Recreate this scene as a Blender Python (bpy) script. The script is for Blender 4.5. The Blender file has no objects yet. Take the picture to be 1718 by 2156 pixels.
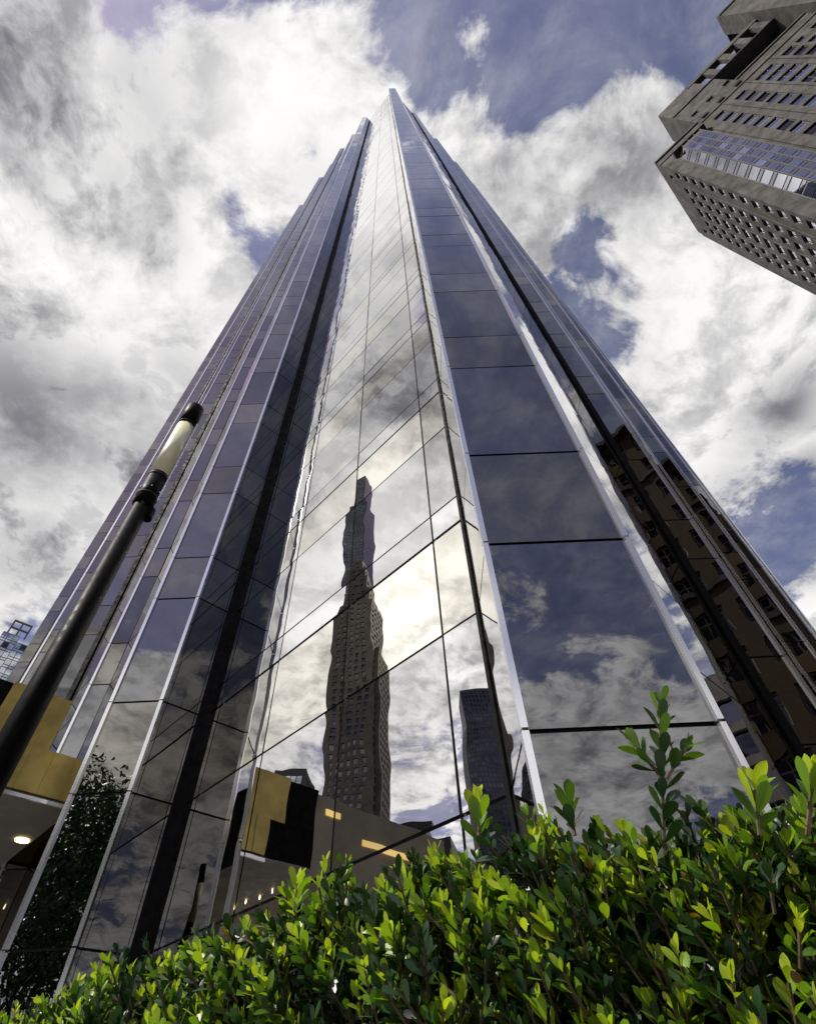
import bpy, bmesh, math, random
import numpy as np
from mathutils import Vector, Matrix

random.seed(7)
rng = np.random.default_rng(11)
R = math.radians
sc = bpy.context.scene
COL = sc.collection

# ------------------------------------------------------------------ camera
PITCH, ROLL, YAW = R(50.413), R(-3.027), R(0.930)
FPX, IW, IH = 1135.3, 1718.0, 2156.0
CAMZ = 1.15
def to_frame(x, y, z):
    c, s = math.cos(YAW), math.sin(YAW)
    return Vector((x * c + y * s, -x * s + y * c, z))
cr, sr = math.cos(ROLL), math.sin(ROLL)
X0 = Vector((1, 0, 0)); U0 = Vector((0, -math.sin(PITCH), math.cos(PITCH))); F0 = Vector((0, math.cos(PITCH), math.sin(PITCH)))
right = X0 * cr + U0 * sr
up = X0 * -sr + U0 * cr
right, up, fwd = (to_frame(*v) for v in (right, up, F0))
cam_d = bpy.data.cameras.new('camera'); cam = bpy.data.objects.new('camera', cam_d); COL.objects.link(cam)
m = Matrix((right, up, -fwd)).transposed().to_4x4(); m.translation = (0, 0, CAMZ); cam.matrix_world = m
cam_d.sensor_fit = 'HORIZONTAL'; cam_d.sensor_width = 36; cam_d.lens = 36 * FPX / IW
cam_d.clip_start = 0.05; cam_d.clip_end = 6000
sc.camera = cam
def ray(px, py):
    d = fwd + right * ((px - IW / 2) / FPX) - up * ((py - IH / 2) / FPX)
    return d.normalized()
def azdir(az, el):
    a, e = R(az), R(el)
    return Vector((math.sin(a) * math.cos(e), math.cos(a) * math.cos(e), math.sin(e)))

# ------------------------------------------------------------------ light
SUN_AZ, SUN_EL = -112, 50
sun_dir = azdir(SUN_AZ, SUN_EL)
sl = bpy.data.lights.new('sun', 'SUN'); sl.energy = 5.0; sl.angle = R(0.6); sl.color = (1, .95, .86)
so = bpy.data.objects.new('sun', sl); COL.objects.link(so)
so.rotation_euler = (-sun_dir).to_track_quat('-Z', 'Y').to_euler()

class NT:
    """small node-tree helper"""
    def __init__(s, tree): s.t = tree; s.n = tree.nodes; s.n.clear()
    def new(s, typ, **kw):
        x = s.n.new(typ)
        for k, v in kw.items(): setattr(x, k, v)
        return x
    def link(s, a, b): s.t.links.new(a, b)
    def put(s, sock, v):
        if isinstance(v, (int, float)): sock.default_value = v
        elif isinstance(v, (tuple, list)):
            n = len(sock.default_value); sock.default_value = tuple(v) + (1,) * (n - len(v))
        else: s.link(v, sock)
    def math(s, op, a, b=0.0, c=None, clamp=False):
        x = s.new('ShaderNodeMath', operation=op, use_clamp=clamp)
        s.put(x.inputs[0], a); s.put(x.inputs[1], b)
        if c is not None: s.put(x.inputs[2], c)
        return x.outputs[0]
    def vmath(s, op, a, b=(0, 0, 0), scale=None):
        x = s.new('ShaderNodeVectorMath', operation=op)
        s.put(x.inputs[0], a); s.put(x.inputs[1], b)
        if scale is not None: s.put(x.inputs['Scale'], scale)
        return x.outputs['Value'] if op in ('DOT_PRODUCT', 'LENGTH', 'DISTANCE') else x.outputs[0]
    def noise(s, vec, scale, detail=4, rough=.55, dist=0.0, out='Fac'):
        x = s.new('ShaderNodeTexNoise'); 
        if vec is not None: s.link(vec, x.inputs['Vector'])
        x.inputs['Scale'].default_value = scale; x.inputs['Detail'].default_value = detail
        x.inputs['Roughness'].default_value = rough; x.inputs['Distortion'].default_value = dist
        return x.outputs[out]
    def ramp(s, v, a, b, lo=0.0, hi=1.0, smooth=True):
        x = s.new('ShaderNodeMapRange', interpolation_type='SMOOTHSTEP' if smooth else 'LINEAR')
        s.put(x.inputs[0], v)
        for i, k in enumerate((a, b, lo, hi)): s.put(x.inputs[1 + i], k)
        return x.outputs[0]
    def mix(s, f, a, b, mode='MIX'):
        x = s.new('ShaderNodeMix', data_type='RGBA', blend_type=mode)
        s.put(x.inputs[0], f); s.put(x.inputs[6], a); s.put(x.inputs[7], b)
        return x.outputs[2]
    def mixf(s, f, a, b):
        x = s.new('ShaderNodeMix', data_type='FLOAT')
        s.put(x.inputs[0], f); s.put(x.inputs[2], a); s.put(x.inputs[3], b)
        return x.outputs[0]

# ------------------------------------------------------------------ sky: blue behind broken cloud
world = bpy.data.worlds.new('World'); sc.world = world; world.use_nodes = True
T = NT(world.node_tree)
out = T.new('ShaderNodeOutputWorld'); bg = T.new('ShaderNodeBackground'); bg.inputs['Strength'].default_value = 0.1
T.link(bg.outputs[0], out.inputs[0])
sky = T.new('ShaderNodeTexSky', sky_type='NISHITA'); sky.sun_disc = False
sky.sun_elevation = R(SUN_EL); sky.sun_rotation = R(SUN_AZ); sky.air_density = 1.0; sky.dust_density = 1.2; sky.ozone_density = 2.0
dirn = T.new('ShaderNodeTexCoord').outputs['Generated']
sep = T.new('ShaderNodeSeparateXYZ'); T.link(dirn, sep.inputs[0])
dz = T.math('ADD', T.math('MAXIMUM', sep.outputs[2], 0.0), 0.10)
cmb = T.new('ShaderNodeCombineXYZ')
T.link(T.math('DIVIDE', sep.outputs[0], dz), cmb.inputs[0]); T.link(T.math('DIVIDE', sep.outputs[1], dz), cmb.inputs[1]); cmb.inputs[2].default_value = 3.7
P = cmb.outputs[0]
def plane_pt(d): return (d.x / (d.z + .10), d.y / (d.z + .10), 3.7)
def pix(x, y): return plane_pt(ray(x, y))
# where the cloud deck opens (negative) and thickens (positive); radius in cloud-deck units
BLOBS = [(pix(930, 190), .05, -.22), (pix(1130, 230), .06, -.16), (pix(1180, 90), .09, -.10), (pix(1340, 70), .10, -.14), (pix(1480, 60), .08, -.16), (pix(1240, 210), .05, -.10), (pix(1400, 190), .07, .10), (pix(1010, 90), .05, .14),
         (pix(470, 420), .07, -.25), (pix(540, 560), .06, -.22), (pix(285, 90), .06, -.22), (pix(850, 90), .045, -.22), (pix(650, 300), .03, -.12),
         (pix(1250, 510), .05, -.16), (pix(1350, 600), .04, -.1), (pix(1100, 560), .06, .2), (pix(1450, 710), .07, -.22), (pix(1310, 740), .05, -.14), (pix(1640, 1150), .13, -.2),
         (pix(1010, 420), .05, .16), (pix(1300, 290), .07, .14), (pix(1480, 160), .06, .12), (pix(1350, 420), .09, .2), (pix(1480, 570), .1, .22),
         (pix(1500, 860), .13, .30), (pix(1650, 760), .09, .22), (pix(400, 650), .17, .26), (pix(180, 320), .2, .2), (pix(600, 130), .12, .16), (pix(1130, 420), .06, .12),
         (pix(200, 1050), .35, .22),
         # seen only mirrored in the glass
         (plane_pt(azdir(160, 56)), .35, -.22), (plane_pt(azdir(-138, 67)), .24, -.30), (plane_pt(azdir(148, 68)), .22, -.28), (plane_pt(azdir(160, 36)), .45, -.10), (plane_pt(azdir(160, 24)), .4, .2),
         (plane_pt(azdir(-150, 45)), .40, -.24), (plane_pt(azdir(-150, 25)), .42, .22), (plane_pt(azdir(-82, 42)), .6, .26), (plane_pt(azdir(-82, 64)), .2, .2)]
warp = T.vmath('SCALE', T.vmath('SUBTRACT', T.noise(P, 3.0, 3, .5, out='Color'), (.5, .5, .5)), scale=.16)
PW = T.vmath('ADD', P, warp)
cov = None
for c, r, w in BLOBS:
    f = T.ramp(T.vmath('DISTANCE', PW, c), 0.0, r * 1.7, w, 0.0)
    cov = f if cov is None else T.math('ADD', cov, f)
n_big = T.noise(PW, 3.7, 11, .62)
sp = plane_pt(sun_dir); sl_ = math.hypot(sp[0], sp[1])
n_sun = T.noise(T.vmath('ADD', PW, (sp[0] / sl_ * .04, sp[1] / sl_ * .04, 0)), 3.7, 11, .62)
n_wisp = T.noise(PW, 8.0, 11, .66, .25)
dens = T.math('ADD', T.math('ADD', n_big, cov), T.math('MULTIPLY', T.math('SUBTRACT', n_wisp, .5), .46))
mask = T.ramp(dens, .385, .545)
veil = T.ramp(n_wisp, .3, .8, .08, .34)
mask = T.math('MAXIMUM', mask, veil)
# cloud tone: bright rims, grey undersides in the thick parts
thick = T.ramp(dens, .55, 1.0)
sh = T.noise(T.vmath('ADD', PW, (.35, -.2, 4.0)), 4.6, 11, .62)
relief = T.ramp(T.math('SUBTRACT', n_sun, n_big), -.06, .10)
grey = T.math('ADD', T.math('MULTIPLY', T.ramp(sh, .42, .66), T.mixf(thick, .34, .70)), T.math('MULTIPLY', relief, .46), clamp=True)
DARK = [(pix(60, 900), .22, .95), (pix(230, 880), .16, .8), (pix(400, 800), .10, .5), (pix(1640, 840), .10, 1.0), (pix(1690, 1000), .10, .7), (pix(330, 200), .10, .45), (pix(330, 480), .07, .4), (pix(1590, 900), .09, .6), (pix(1560, 1010), .10, .4), (pix(60, 110), .10, .5), (pix(60, 330), .08, .4), (pix(210, 330), .06, .45), (pix(150, 200), .08, .3), (pix(380, 330), .06, .4), (pix(60, 1160), .2, .55), (pix(650, 330), .05, .35), (pix(1690, 1200), .15, .6)]
for c, r, w in DARK:
    grey = T.math('MAXIMUM', grey, T.math('MULTIPLY', T.ramp(T.vmath('DISTANCE', PW, c), 0.0, r * 1.6, w, 0.0), T.ramp(sh, .3, .6, .4, 1.0)))
for c, r, w in [(plane_pt(azdir(-80, 78)), .10, .5), (pix(640, 230), .08, .55), (pix(250, 640), .10, .6), (pix(480, 680), .08, .6), (plane_pt(azdir(-86, 46)), .25, .6)]:   # thin sunlit parts of the deck
    grey = T.math('MULTIPLY', grey, T.ramp(T.vmath('DISTANCE', PW, c), 0.0, r * 1.6, 1 - w, 1.0))
cosS = T.math('MAXIMUM', T.vmath('DOT_PRODUCT', dirn, tuple(sun_dir)), 0.0)
bank = T.vmath('DOT_PRODUCT', dirn, tuple(azdir(-97, 37)))       # sunlit cloud bank off to the left, mirrored in the wide glass wall
glow = T.math('ADD', 1.0, T.math('ADD', T.math('MULTIPLY', T.math('POWER', cosS, 8.0), .1), T.ramp(bank, .90, .99, 0.0, .7)))
low = T.ramp(sep.outputs[2], .15, .6, 1.35, 1.0)
glow = T.math('MULTIPLY', glow, low)
ccol = T.mix(grey, (9.8, 9.7, 9.55), (1.75, 1.75, 2.0))
ccol = T.vmath('SCALE', ccol, scale=glow)
tint = T.mix(1.0, sky.outputs[0], (.98, .82, .98), 'MULTIPLY')
col = T.mix(mask, tint, ccol)
T.link(col, bg.inputs['Color'])

sc.view_settings.view_transform = 'Standard'; sc.view_settings.look = 'None'; sc.view_settings.exposure = 0.0; sc.view_settings.gamma = 1
sc.render.engine = 'CYCLES'
sc.cycles.max_bounces = 10; sc.cycles.glossy_bounces = 8; sc.cycles.diffuse_bounces = 3; sc.cycles.transmission_bounces = 4
sc.cycles.caustics_reflective = False; sc.cycles.caustics_refractive = False
sc.cycles.use_denoising = True

# ------------------------------------------------------------------ materials
def material(name):
    mt = bpy.data.materials.new(name); mt.use_nodes = True
    t = NT(mt.node_tree); o = t.new('ShaderNodeOutputMaterial'); b = t.new('ShaderNodeBsdfPrincipled'); t.link(b.outputs[0], o.inputs[0])
    return mt, t, b, o
def simple(name, col, rough=.6, metal=0.0, var=.15, scale=3.0, spec=.5, bump=0.0):
    mt, t, b, o = material(name)
    g = t.new('ShaderNodeNewGeometry').outputs['Position']
    n = t.noise(g, scale, 6, .6)
    c2 = tuple(x * (1 - var * 1.6) for x in col); c1 = tuple(min(1, x * (1 + var)) for x in col)
    t.put(b.inputs['Base Color'], t.mix(t.ramp(n, .3, .7), c1, c2))
    t.put(b.inputs['Roughness'], t.ramp(t.noise(g, scale * 2.3, 4), .3, .7, rough * .8, min(1, rough * 1.2)))
    b.inputs['Metallic'].default_value = metal; b.inputs['Specular IOR Level'].default_value = spec
    if bump:
        bn = t.new('ShaderNodeBump'); bn.inputs['Strength'].default_value = bump; bn.inputs['Distance'].default_value = .02
        t.link(t.noise(g, scale * 6, 5), bn.inputs['Height']); t.link(bn.outputs[0], b.inputs['Normal'])
    return mt
def mirror_glass(name, col, wob=.0045, rough=.0, grime=.06):
    mt, t, b, o = material(name)
    geo = t.new('ShaderNodeNewGeometry'); pos = geo.outputs['Position']
    at = t.new('ShaderNodeAttribute', attribute_name='seed'); 
    p2 = t.vmath('ADD', pos, t.vmath('SCALE', at.outputs['Vector'], scale=37.0))
    w1 = t.vmath('SUBTRACT', t.noise(p2, 1.9, 1, .4, out='Color'), (.5, .5, .5))
    nrm = t.vmath('NORMALIZE', t.vmath('ADD', geo.outputs['Normal'], t.vmath('SCALE', w1, scale=wob * 2)))
    g = t.new('ShaderNodeSeparateXYZ'); t.link(at.outputs['Vector'], g.inputs[0])
    k = t.ramp(g.outputs[2], 0, 1, .76, 1.12, False)
    dust = t.ramp(t.noise(pos, .8, 6, .6), .35, .75, 1 - grime, 1.0)
    lw = t.new('ShaderNodeLayerWeight'); lw.inputs['Blend'].default_value = .5
    body = t.vmath('SCALE', t.mix(1.0, col, col), scale=t.math('MULTIPLY', k, dust))
    t.put(b.inputs['Base Color'], t.mix(t.ramp(lw.outputs['Facing'], .70, .97, 0.0, .68), body, (.95, .95, .97)))   # stronger reflection at grazing angles
    b.inputs['Metallic'].default_value = 1.0; b.inputs['Roughness'].default_value = rough
    b.inputs['Specular Tint'].default_value = (1, 1, 1, 1)
    t.link(nrm, b.inputs['Normal'])
    return mt
M = {}
M['glass'] = mirror_glass('tinted_mirror_glass', (.235, .232, .238), .006)
M['spandrel'] = mirror_glass('bronze_mirror_glass', (.285, .272, .245), .006)
M['silver'] = mirror_glass('silver_mirror_glass', (.58, .575, .57), .006)  # same tinted glass, bright cloud reflection put into a lighter colour
M['silver_spandrel'] = mirror_glass('champagne_mirror_glass', (.68, .655, .585), .006)  # same bronze glass, lightened to paint in the bright reflection
M['smoke'] = mirror_glass('smoked_mirror_glass', (.15, .145, .14), .006)  # same tinted glass, darkness of the recess put into its colour
M['joint'] = simple('black_joint', (.012, .012, .013), .7, 0, .1)
M['strip'] = simple('black_metal_strip', (.006, .006, .007), .8, 0, .1, 3, .1)
def metal(name, col, rough, metallic):
    mt, t, b, o = material(name); g_ = t.new('ShaderNodeNewGeometry').outputs['Position']
    t.put(b.inputs['Base Color'], t.mix(t.ramp(t.noise(g_, .7, 2), .3, .7), col, tuple(x * .9 for x in col))); b.inputs['Roughness'].default_value = rough; b.inputs['Metallic'].default_value = metallic
    return mt
M['mullion'] = metal('polished_aluminium', (.90, .90, .93), .16, .85)
M['steel_dark'] = simple('painted_black_metal', (.003, .003, .0035), .5, 0, .2, 8, .05)
M['stone'] = simple('grey_limestone', (.082, .076, .070), .85, 0, .28, .35, .3, .4)
M['stone_dark'] = simple('dark_granite', (.05, .048, .05), .5, 0, .3, 2)
M['winglass'] = mirror_glass('window_glass', (.40, .40, .46), .004)
M['winframe'] = simple('bronze_window_frame', (.10, .095, .09), .5, .2, .1)
M['tower_stone'] = simple('tan_limestone', (.135, .12, .095), .85, 0, .15, .2)
M['tower_glass'] = mirror_glass('dark_blue_glass', (.06, .065, .10), .002)
M['pale_glass'] = mirror_glass('pale_blue_glass', (.55, .58, .64), .002)
M['tower_window'] = mirror_glass('dusky_window_glass', (.12, .125, .15), .004)
M['brick'] = None
M['gold'] = simple('brushed_brass', (.44, .33, .10), .36, .6, .18, 1.2)
M['soffit'] = simple('grey_soffit_panel', (.30, .29, .27), .6, 0, .08, 2)
M['beige'] = simple('beige_panel', (.36, .31, .22), .5, 0, .1, 1.5)
M['bright_window'] = mirror_glass('bright_window_glass', (.60, .61, .66), .004)  # window glass copy with the bright sky reflection put into its tint
M['pale_frame'] = simple('cream_window_frame', (.34, .31, .25), .6, 0, .1)
M['concrete'] = simple('pale_concrete', (.42, .39, .32), .8, 0, .12, .6)
M['paving'] = simple('granite_paving', (.22, .21, .20), .8, 0, .2, 1.5)
M['asphalt'] = simple('asphalt', (.05, .05, .052), .9, 0, .2, 4)
M['twig'] = simple('twig_bark', (.10, .065, .035), .8, 0, .3, 40)
M['bark'] = simple('tree_bark', (.09, .07, .05), .9, 0, .3, 8)
M['earth'] = simple('planter_soil', (.05, .035, .025), .95, 0, .3, 10)
def emit(name, col, s):
    mt, t, b, o = material(name); b.inputs['Base Color'].default_value = (*col, 1)
    b.inputs['Emission Color'].default_value = (*col, 1); b.inputs['Emission Strength'].default_value = s; return mt
M['warm_lamp'] = emit('warm_lamp', (1, .78, .38), 6)
M['warm_strip'] = emit('warm_strip', (1, .70, .25), 1.1)
def brick_mat():
    mt, t, b, o = material('brown_brick')
    uv = t.new('ShaderNodeTexCoord').outputs['Object']
    br = t.new('ShaderNodeTexBrick'); mp = t.new('ShaderNodeMapping'); mp.inputs['Rotation'].default_value = (R(90), 0, 0)
    t.link(uv, mp.inputs[0]); t.link(mp.outputs[0], br.inputs['Vector'])
    br.inputs['Color1'].default_value = (.075, .050, .030, 1); br.inputs['Color2'].default_value = (.055, .036, .022, 1); br.inputs['Mortar'].default_value = (.085, .075, .055, 1)
    br.inputs['Scale'].default_value = 1.0; br.inputs['Brick Width'].default_value = .6; br.inputs['Row Height'].default_value = .2; br.inputs['Mortar Size'].default_value = .015
    n = t.noise(uv, .5, 5)
    t.put(b.inputs['Base Color'], t.mix(t.ramp(n, .3, .8, 0, .5), br.outputs[0], (.07, .05, .035)))
    b.inputs['Roughness'].default_value = .9
    return mt
M['brick'] = brick_mat()

# ------------------------------------------------------------------ mesh helpers
class MB:
    def __init__(s): s.v = []; s.f = []; s.seed = []
    def quad(s, a, b, c, d, seed=None):
        i = len(s.v); s.v += [tuple(a), tuple(b), tuple(c), tuple(d)]; s.f.append((i, i + 1, i + 2, i + 3)); s.seed.append(seed or (0, 0, .5))
    def poly(s, pts): i = len(s.v); s.v += [tuple(p) for p in pts]; s.f.append(tuple(range(i, i + len(pts)))); s.seed.append((0, 0, .5))
    def obox(s, o, ax, ay, az, seed=None):
        """box: corner o and three edge vectors (right-handed)"""
        o, ax, ay, az = map(Vector, (o, ax, ay, az))
        p = [o, o + ax, o + ax + ay, o + ay]; q = [x + az for x in p]
        s.quad(p[3], p[2], p[1], p[0], seed); s.quad(*q, seed)
        for i in range(4): j = (i + 1) % 4; s.quad(p[i], p[j], q[j], q[i], seed)
    def box(s, x0, y0, z0, x1, y1, z1): s.obox((x0, y0, z0), (x1 - x0, 0, 0), (0, y1 - y0, 0), (0, 0, z1 - z0))
    def tube(s, pts, rad, n=16, cap=True):
        pts = [Vector(p) for p in pts]; rings = []
        rad = rad if isinstance(rad, (list, tuple)) else [rad] * len(pts)
        for k, p in enumerate(pts):
            d = (pts[min(k + 1, len(pts) - 1)] - pts[max(k - 1, 0)])
            if d.length < 1e-9: d = Vector((0, 0, 1))
            d.normalize(); a = d.orthogonal().normalized() if abs(d.z) < .99 else Vector((1, 0, 0)); b = d.cross(a)
            i = len(s.v); rings.append(i)
            for j in range(n): t = 2 * math.pi * j / n; s.v.append(tuple(p + (a * math.cos(t) + b * math.sin(t)) * rad[k]))
        for a, b in zip(rings, rings[1:]):
            for j in range(n): s.f.append((a + j, a + (j + 1) % n, b + (j + 1) % n, b + j)); s.seed.append((0, 0, .5))
        if cap:
            s.f.append(tuple(rings[0] + j for j in reversed(range(n)))); s.f.append(tuple(rings[-1] + j for j in range(n))); s.seed += [(0, 0, .5)] * 2
    def mesh(s, name, mat):
        me = bpy.data.meshes.new(name); me.from_pydata(s.v, [], s.f); me.materials.append(mat)
        a = me.attributes.new('seed', 'FLOAT_VECTOR', 'FACE'); a.data.foreach_set('vector', np.array(s.seed, float).ravel())
        return me
    def build(s, name, mat, parent=None, smooth=False):
        me = s.mesh(name, mat)
        if smooth: me.polygons.foreach_set('use_smooth', [True] * len(me.polygons))
        return link(name, me, parent)
def link(name, me, parent=None):
    o = bpy.data.objects.new(name, me); COL.objects.link(o)
    if parent: o.parent = parent
    return o
def tag(o, label=None, cat=None, group=None, kind=None):
    for k, v in (('label', label), ('category', cat), ('group', group), ('kind', kind)):
        if v: o[k] = v
    return o
def thing(name, loc, label, cat, group=None):
    o = link(name, None); o.location = loc; return tag(o, label, cat, group)
def part(mb, name, mat, th, smooth=False):
    """build a mesh given in world coordinates as a child of a thing that is only translated"""
    l = th.matrix_basis.translation if th.parent is None else (th.matrix_basis.translation + th.parent.matrix_basis.translation)
    mb.v = [(a - l.x, b - l.y, c - l.z) for a, b, c in mb.v]
    return mb.build(name, mat, th, smooth)

# ------------------------------------------------------------------ ground
def struct(name, mb, mat): return tag(mb.build(name, mat), kind='structure')
g = MB(); g.quad((-3000, -3000, 0), (3000, -3000, 0), (3000, 3000, 0), (-3000, 3000, 0)); struct('ground', g, M['asphalt'])
g = MB(); g.box(-45, -9, .004, 40, 60, .12); struct('pavement', g, M['paving'])

# ------------------------------------------------------------------ the glass tower
U = 4.0
Zr = lambda h: h + CAMZ
b1, b2, h0, per, tt = 2.108, 4.233, 5.961, 4.0467, .6617
TOP = Zr(165.3)
NF = 39
rows2 = [.42, Zr(b1), Zr(b2), Zr(h0)]
kinds2 = ['glass', 'glass', 'spandrel']
rows3 = list(rows2); kinds3 = list(kinds2)
for n in range(NF):
    z = Zr(h0 + per * n)
    rows2 += [z + per * tt, z + per]; kinds2 += ['glass', 'spandrel']
    rows3 += [z + .592, z + per * tt, z + per]; kinds3 += ['glass', 'glass', 'spandrel']
rows2[-1] = rows3[-1] = TOP - .35
poly = [(.219, 1.0), (.219, 1.276), (-1.047, 2.542), (-1.217, 2.372), (-1.464, 2.372), (-1.464, 2.632), (-2.043, 3.206)]
left1 = [(-2.176, 3.206), (-2.176, 3.32), (-2.776, 3.92)]
poly += left1 + [(-3.003, 3.92), (-3.003, 4.178), (-3.585, 4.756), (-3.718, 4.756), (-3.718, 4.868), (-4.32, 5.47), (-4.55, 5.47), (-4.55, 5.73), (-5.126, 6.306), (-5.26, 6.306), (-5.26, 6.42), (-5.86, 7.02), (-6.10, 7.02)]
rpoly = [(.601, 1.0), (.601, 1.238), (1.583, 2.22), (1.796, 2.22), (1.796, 2.411), (2.93, 3.545), (3.107, 3.545), (3.107, 3.69), (4.262, 4.845), (4.39, 4.845), (4.39, 5.0), (5.45, 6.1), (5.585, 6.1)]
back = [(5.585, 6.30), (-.72, 12.6), (-6.10, 7.22)]
L3 = [Vector((x * U, y * U)) for x, y in poly]; R3 = [Vector((x * U, y * U)) for x, y in rpoly]; B3 = [Vector((x * U, y * U)) for x, y in back]
tower = thing('glass_tower', (0, 14, 0), 'tall dark mirror glass skyscraper with stepped facade rising behind the hedge', 'skyscraper')
# outline, counter-clockwise seen from above: right side, around the back, left side, back to the corner pier
ring = R3 + B3 + L3[::-1]
mb = MB()
INS = .045
def inset(ring, d):
    o = []; n = len(ring)
    for i in range(n):
        a, b, c = ring[i - 1], ring[i], ring[(i + 1) % n]
        e1 = (b - a).normalized(); e2 = (c - b).normalized(); n1 = Vector((-e1.y, e1.x)); n2 = Vector((-e2.y, e2.x))
        k = max(.3, 1 + n1.dot(n2)); o.append(b + (n1 + n2) * (d / k))
    return o
core = inset(ring, INS)
for i in range(len(core)):
    a, b = core[i], core[(i + 1) % len(core)]
    mb.quad((a.x, a.y, 0), (b.x, b.y, 0), (b.x, b.y, TOP), (a.x, a.y, TOP))
mb.poly([(p.x, p.y, TOP - .02) for p in core])
part(mb, 'wall', M['joint'], tower)
par = inset(ring, -.02); mb = MB()
for i in range(len(par)):
    a, b = par[i], par[(i + 1) % len(par)]; a2, b2_ = core[i], core[(i + 1) % len(core)]
    mb.quad((a.x, a.y, TOP - .3), (b.x, b.y, TOP - .3), (b.x, b.y, TOP + .5), (a.x, a.y, TOP + .5))
    mb.quad((a.x, a.y, TOP + .5), (b.x, b.y, TOP + .5), (b2_.x, b2_.y, TOP + .5), (a2.x, a2.y, TOP + .5))
part(mb, 'parapet', M['mullion'], tower)
panes = []
LIT_COPY = {'glass': 'silver', 'spandrel': 'silver_spandrel'}
CAMV = Vector((0, 0, CAMZ))
def face_panes(a, b, cuts, rows, kinds, ha=.036, swap=None):
    """panes between plan points a -> b (outward side on the right of a->b)"""
    e = b - a; Ln = e.length; e = e / Ln; nrm = Vector((e.y, -e.x))
    us = [0] + [c for c in cuts] + [Ln]
    for i in range(len(us) - 1):
        g0 = ha * .5 if i == 0 else ha * .5; g1 = ha * .5
        u0, u1 = us[i] + g0, us[i + 1] - g1
        if u1 - u0 < .05: continue
        for j in range(len(rows) - 1):
            thick = .085 if (rows is rows3 and kinds[j - 1] == 'spandrel') else .03
            z0, z1 = rows[j] + thick * .5, rows[j + 1] - .02
            if z1 - z0 < .1: continue
            ta, tb = random.gauss(0, .0018), random.gauss(0, .0026)
            hw, hh = (u1 - u0) / 2, (z1 - z0) / 2
            pts = []
            for su, sz in ((-1, -1), (1, -1), (1, 1), (-1, 1)):
                p = a + e * ((u0 + u1) / 2 + su * hw) + nrm * (su * hw * ta + sz * hh * tb)
                pts.append(Vector((p.x, p.y, (z0 + z1) / 2 + sz * hh)))
            cen = (pts[0] + pts[2]) / 2; d = CAMV - cen; n3 = Vector((nrm.x, nrm.y, 0))
            vis = max(0, n3.dot(d.normalized())) * 4 * hw * hh / d.length_squared
            panes.append((vis, pts, n3, (swap or {}).get(kinds[j], kinds[j]), (random.random(), random.random(), random.random())))
chain = [(R3[i], R3[i + 1]) for i in range(len(R3) - 1)]
lc = L3[::-1]; chain += [(lc[i], lc[i + 1]) for i in range(len(lc) - 1)] + [(L3[0], R3[0])]
for a, b in chain:
    Ln = (b - a).length
    if (a - Vector((-1.047 * U, 2.542 * U))).length < .01:      # the wide mirror wall beside the corner pier
        k = math.sqrt(2) * U; cuts = [Ln - x * k for x in (1.164, .812, .46, .108)]
        face_panes(a, b, cuts, rows3, kinds3, swap=LIT_COPY)
    else:
        n = max(1, round(Ln / 2.2)); sw = None
        if (b - L3[0]).length < .01: sw = LIT_COPY                                # return of the corner pier
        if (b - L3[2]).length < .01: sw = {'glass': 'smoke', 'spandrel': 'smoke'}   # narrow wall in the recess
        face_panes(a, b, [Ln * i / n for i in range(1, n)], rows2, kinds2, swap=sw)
panes.sort(key=lambda p: -p[0])
def pane_mesh(mb, pts, n, seed, th=.022):
    q = [p + n * .0 for p in pts]; bk = [p - n * th for p in pts]
    mb.quad(*q, seed)
    for i in range(4): j = (i + 1) % 4; mb.quad(bk[i], bk[j], q[j], q[i], seed)
NP = 290
for vis, pts, n, kd, sd in panes[:NP]:
    mb = MB(); pane_mesh(mb, pts, n, sd); part(mb, 'pane', M[kd], tower)
for kd, nm in (('glass', 'upper_glazing'), ('spandrel', 'upper_spandrel_glazing'), ('silver', 'upper_silver_glazing'), ('silver_spandrel', 'upper_champagne_glazing'), ('smoke', 'upper_recess_glazing')):
    mb = MB()
    for vis, pts, n, k2, sd in panes[NP:]:
        if k2 == kd: pane_mesh(mb, pts, n, sd)
    o = part(mb, nm, M[kd], tower); tag(o, kind='stuff')
# white vertical mullions on the pier edges, one object for each edge
def mullion(pt, w=.062, dx=0, dy=-.012, proud=.03):
    x, y = pt.x + dx, pt.y + dy
    mb = MB(); zs = [.12] + [z for z in rows2[1:] if z < 30] + [TOP + .4]
    for z0, z1 in zip(zs, zs[1:]): mb.box(x - w / 2, y - proud, z0 + .012, x + w / 2, y + .05, z1 - .012)
    part(mb, 'mullion', M['mullion'], tower)
for i in (0,): mullion(L3[i], .058)
mullion(R3[0], .05)
for i in (3, 4): mullion(L3[i], .068)
mullion(L3[7], .068)
for i in (10, 13, 16, 19): mullion(L3[i], .06)
for i in (3, 6, 9, 12): mullion(R3[i], .07)
for i in (5, 8): mullion(R3[i], .05)
# broad black strips in the re-entrant corners
def crease(pt, d, w=.20, t=.06):
    d = Vector(d).normalized(); s_ = Vector((-d.y, d.x)); mb = MB(); o = pt + d * .0 - s_ * w / 2
    mb.obox((o.x, o.y, .1), (s_.x * w, s_.y * w, 0), (d.x * t, d.y * t, 0), (0, 0, TOP - .2)); 
    # keep faces outward
    part(mb, 'corner_strip', M['strip'], tower)
crease(L3[2], (0, -1), .26, .13)
for i in (9, 15, 21): crease(L3[i], (-.38, -.92), .26, .09)
crease(R3[2], (.38, -.92), .24, .09)
crease(L3[1], (-.92, -.38), .07, .03)

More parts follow.
